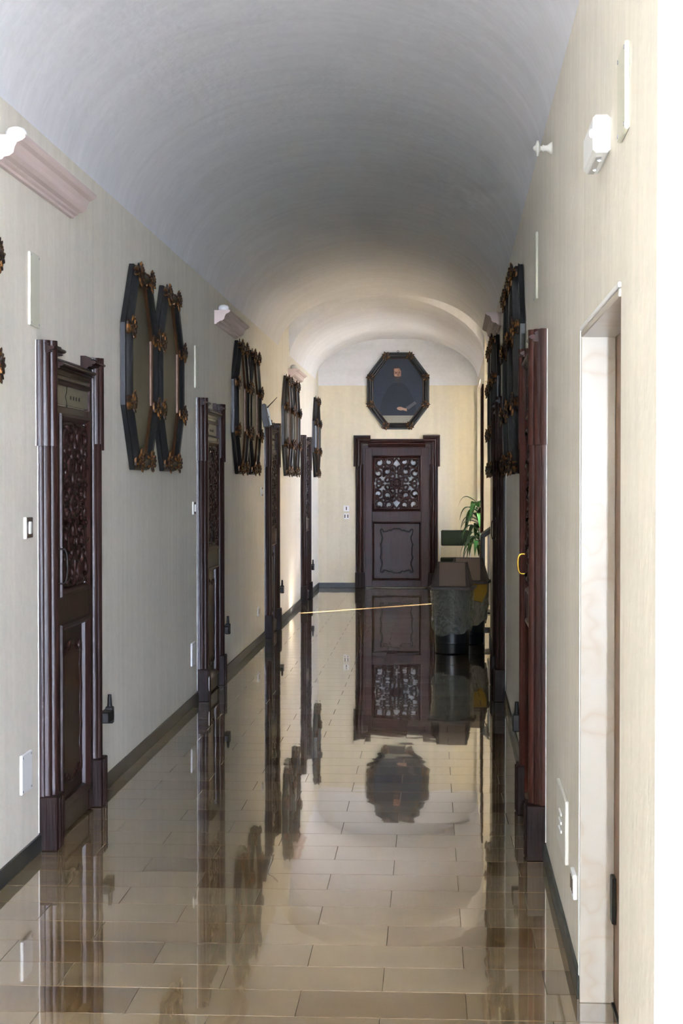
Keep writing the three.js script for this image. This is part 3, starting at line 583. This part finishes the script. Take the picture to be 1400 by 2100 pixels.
function wallSwitch(label) {
  const t = thing('light_switch', label, 'switch', 'bronze plate light switches');
  part(t, 'plate', bx(-0.06, 0.06, -0.043, 0.043, 0, 0.01, 0.002), M.brownPlate); part(t, 'surround', bx(-0.066, -0.052, -0.046, 0.046, 0, 0.013, 0.002), M.plastic); part(t, 'rocker', bx(-0.016, 0.016, -0.026, 0.026, 0.008, 0.018, 0.003), M.white); return t;
}
onLeft(wallSwitch('brown switch plate with white rocker beside the door facing the brass pull'), 6.675, 1.407);
onLeft(wallSwitch('brown switch plate with white rocker beside the chipped-plinth door'), 11.43, 1.412);
onLeft(wallSwitch('brown switch plate with white rocker beside the door under the tilted fixture'), 16.05, 1.5);
function socket(label, w, h, n) {
  const t = thing('wall_socket', label, 'socket', 'white wall sockets'); part(t, 'plate', bx(-w / 2, w / 2, -h / 2, h / 2, 0, 0.014, 0.003), M.white);
  for (let i = 0; i < n; i++) part(t, 'insert', bx(-w / 2 + (i + 0.5) * w / n - 0.008, -w / 2 + (i + 0.5) * w / n + 0.008, -h * 0.28, h * 0.28, 0.012, 0.0155, 0.001), M.brownPlate); return t;
}
onLeft(socket('small white socket low on the wall before the door under the tilted fixture', 0.12, 0.09, 2), 15.72, 0.328);
onEnd(socket('upper of two white switch plates left of the fretwork door', 0.088, 0.088, 1), -1.264, 1.197);
onEnd(socket('lower of two white switch plates left of the fretwork door', 0.088, 0.088, 2), -1.264, 1.08);
{ const s = onRight(socket('white power socket below the vented plate beside the marble doorway', 0.115, 0.08, 3), 5.18, 0.31); }
{ // vented white panel low on the right wall
  const t = thing('vent_plate', 'white wall plate with three small vents beside the marble doorway', 'vent'); onRight(t, 5.72, 0.4);
  part(t, 'plate', bx(-0.22, 0.22, -0.11, 0.11, 0, 0.012, 0.003), M.plastic); for (let k = -1; k <= 1; k++) part(t, 'vent', bx(-0.04, 0.06, k * 0.03 - 0.006, k * 0.03 + 0.006, 0.011, 0.018, 0.003), M.white);
}
{ // emergency light
  const t = thing('emergency_light', 'white emergency light with dark diffuser high on the wall', 'lamp'); onRight(t, 4.27, 2.483);
  part(t, 'housing', bx(-0.15, 0.15, -0.048, 0.048, 0, 0.045, 0.008), M.white); part(t, 'diffuser', bx(-0.152, 0.1, -0.049, 0.02, 0.01, 0.04, 0.008), S({ color: 0xb4b1ac, roughness: 0.3 })); part(t, 'indicator', ellipsoid(0.12, 0.005, 0.046, 0.012, 0.012, 0.008), M.white);
  part(t, 'fixing', ellipsoid(0.05, -0.05, 0.02, 0.006, 0.004, 0.006), M.white); part(t, 'fixing', ellipsoid(-0.08, -0.05, 0.02, 0.006, 0.004, 0.006), M.white);
}
{ // knob on a stem
  const t = thing('pipe_valve', 'small cream valve wheel on a flared stem high on the wall', 'valve'); onRight(t, 6.48, 2.93);
  const g = lathe([[0, 0.0], [0.026, 0.0], [0.022, 0.008], [0.012, 0.02], [0.011, 0.032], [0.015, 0.036], [0.011, 0.04], [0.007, 0.05]], 16); g.rotateX(Math.PI / 2); part(t, 'stem', g, M.plastic);
  const h = lathe([[0.007, 0.045], [0.012, 0.05], [0.03, 0.053], [0.032, 0.058], [0.03, 0.063], [0.012, 0.066], [0.008, 0.074], [0, 0.077]], 16); h.rotateX(Math.PI / 2); part(t, 'head', h, M.plastic);
}
{ // tilted black and white fixture over door_3
  const t = thing('wall_fixture', 'tilted black box with white face and thin rods above a door', 'wall fixture'); onLeft(t, 15.93, 2.25);
  const g = bx(-0.07, 0.07, -0.115, 0.115, 0.0, 0.06, 0.004); g.rotateX(-0.2); g.translate(0, 0, 0.02); part(t, 'housing', g, M.black);
  const w = bx(0.066, 0.078, -0.1, 0.1, 0.01, 0.075, 0.002); w.rotateX(-0.2); w.translate(0, 0, 0.02); part(t, 'face', w, M.white);
  part(t, 'rod', cyl([0.05, 0.09, 0.07], [0.22, 0.2, 0.15], 0.007, 0.003, 6), M.iron); part(t, 'rod', cyl([0.06, 0.0, 0.08], [0.2, -0.1, 0.12], 0.006, 0.006, 6), M.iron);
  part(t, 'arm', bx(-0.02, 0.02, -0.03, 0.03, -0.002, 0.03, 0.002), M.iron);
}

// ------------------------------------------------------------------ waste bins
function bin(label, x, z, turn, bagMat, linerMat) {
  const t = thing('waste_bin', label, 'bin', 'tent-lidded waste bins'); t.position.set(x, 0, -z); t.rotation.y = turn;
  part(t, 'bucket', lathe([[0, 0.004], [0.148, 0.004], [0.156, 0.012], [0.158, 0.09], [0.162, 0.1], [0.162, 0.106], [0.16, 0.112], [0.172, 0.6], [0.168, 0.6], [0.15, 0.02], [0, 0.02]], 40), S({ color: 0x14181c, roughness: 0.32 }));
  // crinkled bag pulled over the rim, ragged at the bottom
  const n = 150, rows = 44, P = [], I = [];
  for (let j = 0; j <= rows; j++) for (let i = 0; i <= n; i++) {
    const a = i / n * 2 * Math.PI, v = j / rows, drop = 0.2 + 0.025 * Math.sin(a * 2 + 1) + 0.012 * Math.sin(a * 5), y = 0.605 - v * (0.605 - drop);
    const wr = (fbm(i / n, v, 16, 5, 3, 201) - 0.5) * 0.022 + Math.abs(fbm(i / n, v, 44, 12, 2, 211) - 0.5) * 0.034 + 0.006 * Math.sin(a * 9 + v * 5), r = 0.204 - 0.026 * v + wr * (0.3 + v * 0.7);
    P.push(r * Math.cos(a), y, r * Math.sin(a));
  }
  for (let j = 0; j < rows; j++) for (let i = 0; i < n; i++) { const a = j * (n + 1) + i, b = a + n + 1; I.push(a, a + 1, b + 1, a, b + 1, b); }
  const g = new THREE.BufferGeometry(); g.setAttribute('position', new THREE.Float32BufferAttribute(P, 3)); g.setIndex(I); g.computeVertexNormals();
  const uv = new Float32Array(P.length / 3 * 2); for (let j = 0; j <= rows; j++) for (let i = 0; i <= n; i++) { uv[(j * (n + 1) + i) * 2] = i / n * 1.2; uv[(j * (n + 1) + i) * 2 + 1] = j / rows * 0.45; }
  g.setAttribute('uv', new THREE.BufferAttribute(uv, 2)); part(t, 'bag', g, bagMat, 'crinkled plastic bag');
  if (linerMat) { const q = shapeGeo([[-0.08, -0.12], [0.04, -0.15], [0.09, -0.05], [0.09, 0.04], [-0.08, 0.04]], 0, 0.012, 0.003); const m = part(t, 'liner_flap', q, linerMat, 'amber bag flap'); m.position.set(0.12, 0.57, 0.175); m.rotation.y = 0.5; }
  const brown = S({ color: 0x4b3f38, roughness: 0.5 }), flap = S({ color: 0x8a7566, roughness: 0.55 });
  part(t, 'rim', mg([shapeGeo([[-0.215, -0.18], [-0.18, -0.2], [0.18, -0.2], [0.215, -0.18], [0.215, 0.18], [0.18, 0.2], [-0.18, 0.2], [-0.215, 0.18]], 0.0, 0.028, 0.004).rotateX(-Math.PI / 2).translate(0, 0.6, 0)]), brown);
  const hb = 0.18, hz = 0.175, tb = 0.135, tz = 0.035, y0 = 0.625, y1 = 0.85;
  const V = (x, y, q) => new THREE.Vector3(x, y, q);
  const hood = part(t, 'hood', new ConvexGeometry([V(-hb, y0, hz), V(hb, y0, hz), V(-hb, y0, -hz), V(hb, y0, -hz), V(-tb, y1, tz), V(tb, y1, tz), V(-tb, y1, -tz), V(tb, y1, -tz)]), brown);
  for (const s of [1, -1]) {
    const f = new ConvexGeometry([V(-0.105, y0 + 0.012, s * (hz - 0.004)), V(0.14, y0 + 0.012, s * (hz - 0.004)), V(-0.115, y1 - 0.004, s * (tz + 0.002)), V(0.122, y1 - 0.004, s * (tz + 0.002)), V(-0.105, y0 + 0.012, s * (hz + 0.006)), V(0.14, y0 + 0.012, s * (hz + 0.006)), V(-0.115, y1 - 0.004, s * (tz + 0.012)), V(0.122, y1 - 0.004, s * (tz + 0.012))]);
    part(hood, 'swing_flap', f, flap, 'tan swing flap');
    part(hood, 'side_edge', mg([cyl([s * hb, y0, hz], [s * tb, y1, tz], 0.006, 0.006, 6), cyl([s * hb, y0, -hz], [s * tb, y1, -tz], 0.006, 0.006, 6)]), brown);
  }
  return t;
}
const bagGrey = PH({ color: 0xd2d4c8, roughness: 0.09, transmission: 0.8, thickness: 0, bumpMap: bumpCrinkle, bumpScale: 0.008, side: THREE.DoubleSide });
const bagBeige = PH({ color: 0xa89f8c, roughness: 0.4, transmission: 0.35, thickness: 0, bumpMap: bumpCrinkle, bumpScale: 0.006, side: THREE.DoubleSide });
bin('black bucket bin with clear crinkled bag and tan tent lid', 0.205, 15.05, -0.1, bagGrey, null);
bin('tent-lidded bin with beige bag and amber flap behind the clear-bagged bin', 0.375, 15.95, -0.15, bagBeige, PH({ color: 0xb08a2a, roughness: 0.5, transmission: 0.2, thickness: 0 }));

// ------------------------------------------------------------------ chair, plant, stand, shutter
{
  const t = thing('side_chair', 'white framed chair with dark green upholstery beside the fretwork door', 'chair'); t.position.set(0.365, 0, -23.62);
  const green = S({ color: 0x222b19, roughness: 0.9 }), wh = M.white;
  const bk = bx(-0.205, 0.205, 0.655, 0.885, -0.235, -0.2, 0.012); part(t, 'backrest', bk, green);
  part(t, 'seat', bx(-0.215, 0.215, 0.43, 0.485, -0.2, 0.23, 0.014), green);
  for (const s of [-1, 1]) {
    part(t, 'back_post', tube([[s * 0.222, 0.40, -0.19], [s * 0.222, 0.6, -0.215], [s * 0.222, 0.87, -0.235]], 0.011, 12, 8), wh);
    part(t, 'leg', tube([[s * 0.222, 0.42, 0.2], [s * 0.222, 0.2, 0.21], [s * 0.222, 0.0, 0.22]], 0.011, 10, 8), wh); part(t, 'leg', tube([[s * 0.222, 0.42, -0.19], [s * 0.222, 0.2, -0.2], [s * 0.222, 0.0, -0.23]], 0.011, 10, 8), wh);
    part(t, 'side_rail', cyl([s * 0.222, 0.42, 0.2], [s * 0.222, 0.42, -0.19], 0.01, 0.01, 8), wh);
  }
  part(t, 'cross_rail', mg([cyl([-0.222, 0.415, 0.2], [0.222, 0.415, 0.2], 0.01, 0.01, 8), cyl([-0.222, 0.415, -0.19], [0.222, 0.415, -0.19], 0.01, 0.01, 8)]), wh);
}
{
  const t = thing('potted_dracaena', 'tall potted plant with long drooping green leaves by the far window', 'plant'); t.position.set(0.72, 0, -22.72);
  part(t, 'pot', lathe([[0, 0], [0.12, 0], [0.125, 0.02], [0.155, 0.28], [0.165, 0.285], [0.165, 0.305], [0.15, 0.305], [0.145, 0.27], [0, 0.27]], 28), S({ color: 0x8d5a3e, roughness: 0.8 }));
  part(t, 'soil', lathe([[0, 0.285], [0.07, 0.28], [0.146, 0.272]], 20), S({ color: 0x2d2118, roughness: 1 }));
  const stem = part(t, 'stem', mg([cyl([0, 0.27, 0], [-0.02, 0.8, 0.01], 0.02, 0.017, 10), cyl([-0.02, 0.8, 0.01], [-0.05, 1.28, 0.0], 0.017, 0.012, 10)]), S({ color: 0x6e5a42, roughness: 0.9 }));
  const gm = [PH({ color: 0x234a15, roughness: 0.4, transmission: 0.06, thickness: 0, side: THREE.DoubleSide }), PH({ color: 0x2f5a1b, roughness: 0.4, transmission: 0.08, thickness: 0, side: THREE.DoubleSide }), PH({ color: 0x1a3710, roughness: 0.4, transmission: 0.05, thickness: 0, side: THREE.DoubleSide })];
  let k = 0;
  const leaf = (y, az, len, rise, droop, wd) => {
    const n = 12, P = [], I = [], base = new THREE.Vector3(-0.03 - 0.02 * (y - 0.8), y, 0), dir = new THREE.Vector3(Math.cos(az), 0, Math.sin(az)), side = new THREE.Vector3(-dir.z, 0, dir.x);
    for (let i = 0; i <= n; i++) {
      const s = i / n, w = 1.5 * wd * Math.sin(Math.PI * Math.pow(0.06 + 0.94 * s, 0.7)) * (s > 0.98 ? 0.2 : 1), out = len * (1 - Math.pow(1 - s, 1.6)) * 0.8, up = rise * Math.sin(Math.PI * Math.min(1, s * 1.1) * 0.8) - droop * s * s * len;
      const c = base.clone().addScaledVector(dir, out); c.y += up;
      for (const q of [-1, 0, 1]) { const v = c.clone().addScaledVector(side, q * w); v.y += q ? 0.25 * w : 0; P.push(v.x, v.y, v.z); }
    }
    for (let i = 0; i < n; i++) for (const q of [0, 1]) { const a = i * 3 + q, b = a + 3; I.push(a, b, a + 1, a + 1, b, b + 1); }
    const g = new THREE.BufferGeometry(); g.setAttribute('position', new THREE.Float32BufferAttribute(P, 3)); g.setIndex(I); g.computeVertexNormals();
    part(stem, k ? 'leaf_' + String(k).padStart(3, '0') : 'leaf', g, gm[k % 3]); k++;
  };
  for (let i = 0; i < 30; i++) { const y = 0.62 + 0.66 * i / 29; leaf(y, i * 2.4 + rr(-0.2, 0.2), rr(0.26, 0.36), rr(0.06, 0.16), rr(0.55, 1.1), rr(0.024, 0.036)); }
  for (const [y, az, l, r, dr] of [[1.28, 3.2, 0.36, 0.14, 0.35], [1.16, 2.9, 0.35, 0.12, 0.5], [1.04, 3.4, 0.33, 0.1, 0.5], [0.95, 3.0, 0.35, 0.08, 0.9], [0.82, 2.7, 0.32, 0.05, 1.2], [0.74, 3.3, 0.32, 0.03, 1.5]]) leaf(y, az, l, r, dr, 0.034);
}
{
  const t = thing('black_stand', 'black steel stand with sloping top at the window recess', 'stand'); t.position.set(0.545, 0, -17.2);
  const blk = S({ color: 0x15171c, roughness: 0.35, metalness: 0.3 });
  const top = bx(0, 0.5, -0.022, 0.022, -0.22, 0.22, 0.005); top.rotateZ(0.62); top.translate(0, 1.02, 0); part(t, 'sloping_top', top, blk);
  for (const z of [-0.19, 0.19]) { part(t, 'leg', bx(0.0, 0.03, 0, 1.03, z - 0.015, z + 0.015, 0.003), blk); part(t, 'leg', bx(0.33, 0.36, 0, 1.25, z - 0.015, z + 0.015, 0.003), blk); }
  part(t, 'side_panel', bx(0.07, 0.115, 0.3, 1.06, -0.2, 0.205, 0.004), M.steel, 'grey metal panel'); part(t, 'back_panel', bx(0.12, 0.33, 0.35, 1.05, -0.2, -0.18, 0.003), M.white, 'white panel');
  part(t, 'shelf', bx(0.0, 0.36, 0.2, 0.225, -0.2, 0.2, 0.004), blk); part(t, 'foot_bar', bx(0.02, 0.36, 0.0, 0.03, -0.205, -0.175, 0.003), blk);
}
{
  const t = thing('window_shutter', 'tall narrow brown wooden shutter folded against the wall before the far window', 'shutter'); onRight(t, 20.0);
  part(t, 'stile', bx(-0.5, -0.42, 0.08, 2.78, 0.004, 0.045, 0.004), M.shutterWood); part(t, 'stile', bx(0.42, 0.5, 0.08, 2.78, 0.004, 0.045, 0.004), M.shutterWood);
  for (const y of [0.08, 1.3, 2.68]) part(t, 'rail', bx(-0.42, 0.42, y, y + 0.1, 0.004, 0.042, 0.004), M.shutterWood);
  part(t, 'panel', bx(-0.43, 0.43, 0.17, 1.31, 0.006, 0.022), M.shutterWood); part(t, 'panel', bx(-0.43, 0.43, 1.39, 2.69, 0.006, 0.022), M.shutterWood);
  part(t, 'latch', bx(0.44, 0.47, 2.35, 2.43, 0.045, 0.065, 0.003), M.iron); t.scale.z = 0.45;
}
{ // the flash head on its stand, beside the viewpoint and outside the frame
  const t = thing('camera_flash', 'small flash lamp on a slim black stand beside the viewpoint', 'flash'); t.position.set(FLASH[0], 0, FLASH[2] + 0.06);
  part(t, 'head', bx(-0.035, 0.035, 1.635, 1.685, -0.045, 0.03, 0.004), M.black);
  part(t, 'lamp_face', bx(-0.03, 0.03, 1.64, 1.68, -0.048, -0.045), S({ color: 0xffffff, emissive: 0xffffff, emissiveIntensity: 2, roughness: 0.3 }));
  part(t, 'pole', cyl([0, 0.25, 0], [0, 1.64, 0], 0.01, 0.008, 10), M.black);
  for (let k = 0; k < 3; k++) { const a = k * 2.094 + 0.5; part(t, 'leg', cyl([0, 0.32, 0], [0.28 * Math.cos(a), 0.006, 0.28 * Math.sin(a)], 0.007, 0.006, 8), M.black); }
}

scene.traverse((o) => { if (o.isMesh) { o.castShadow = true; o.receiveShadow = true; } });
renderer.render(scene, camera);
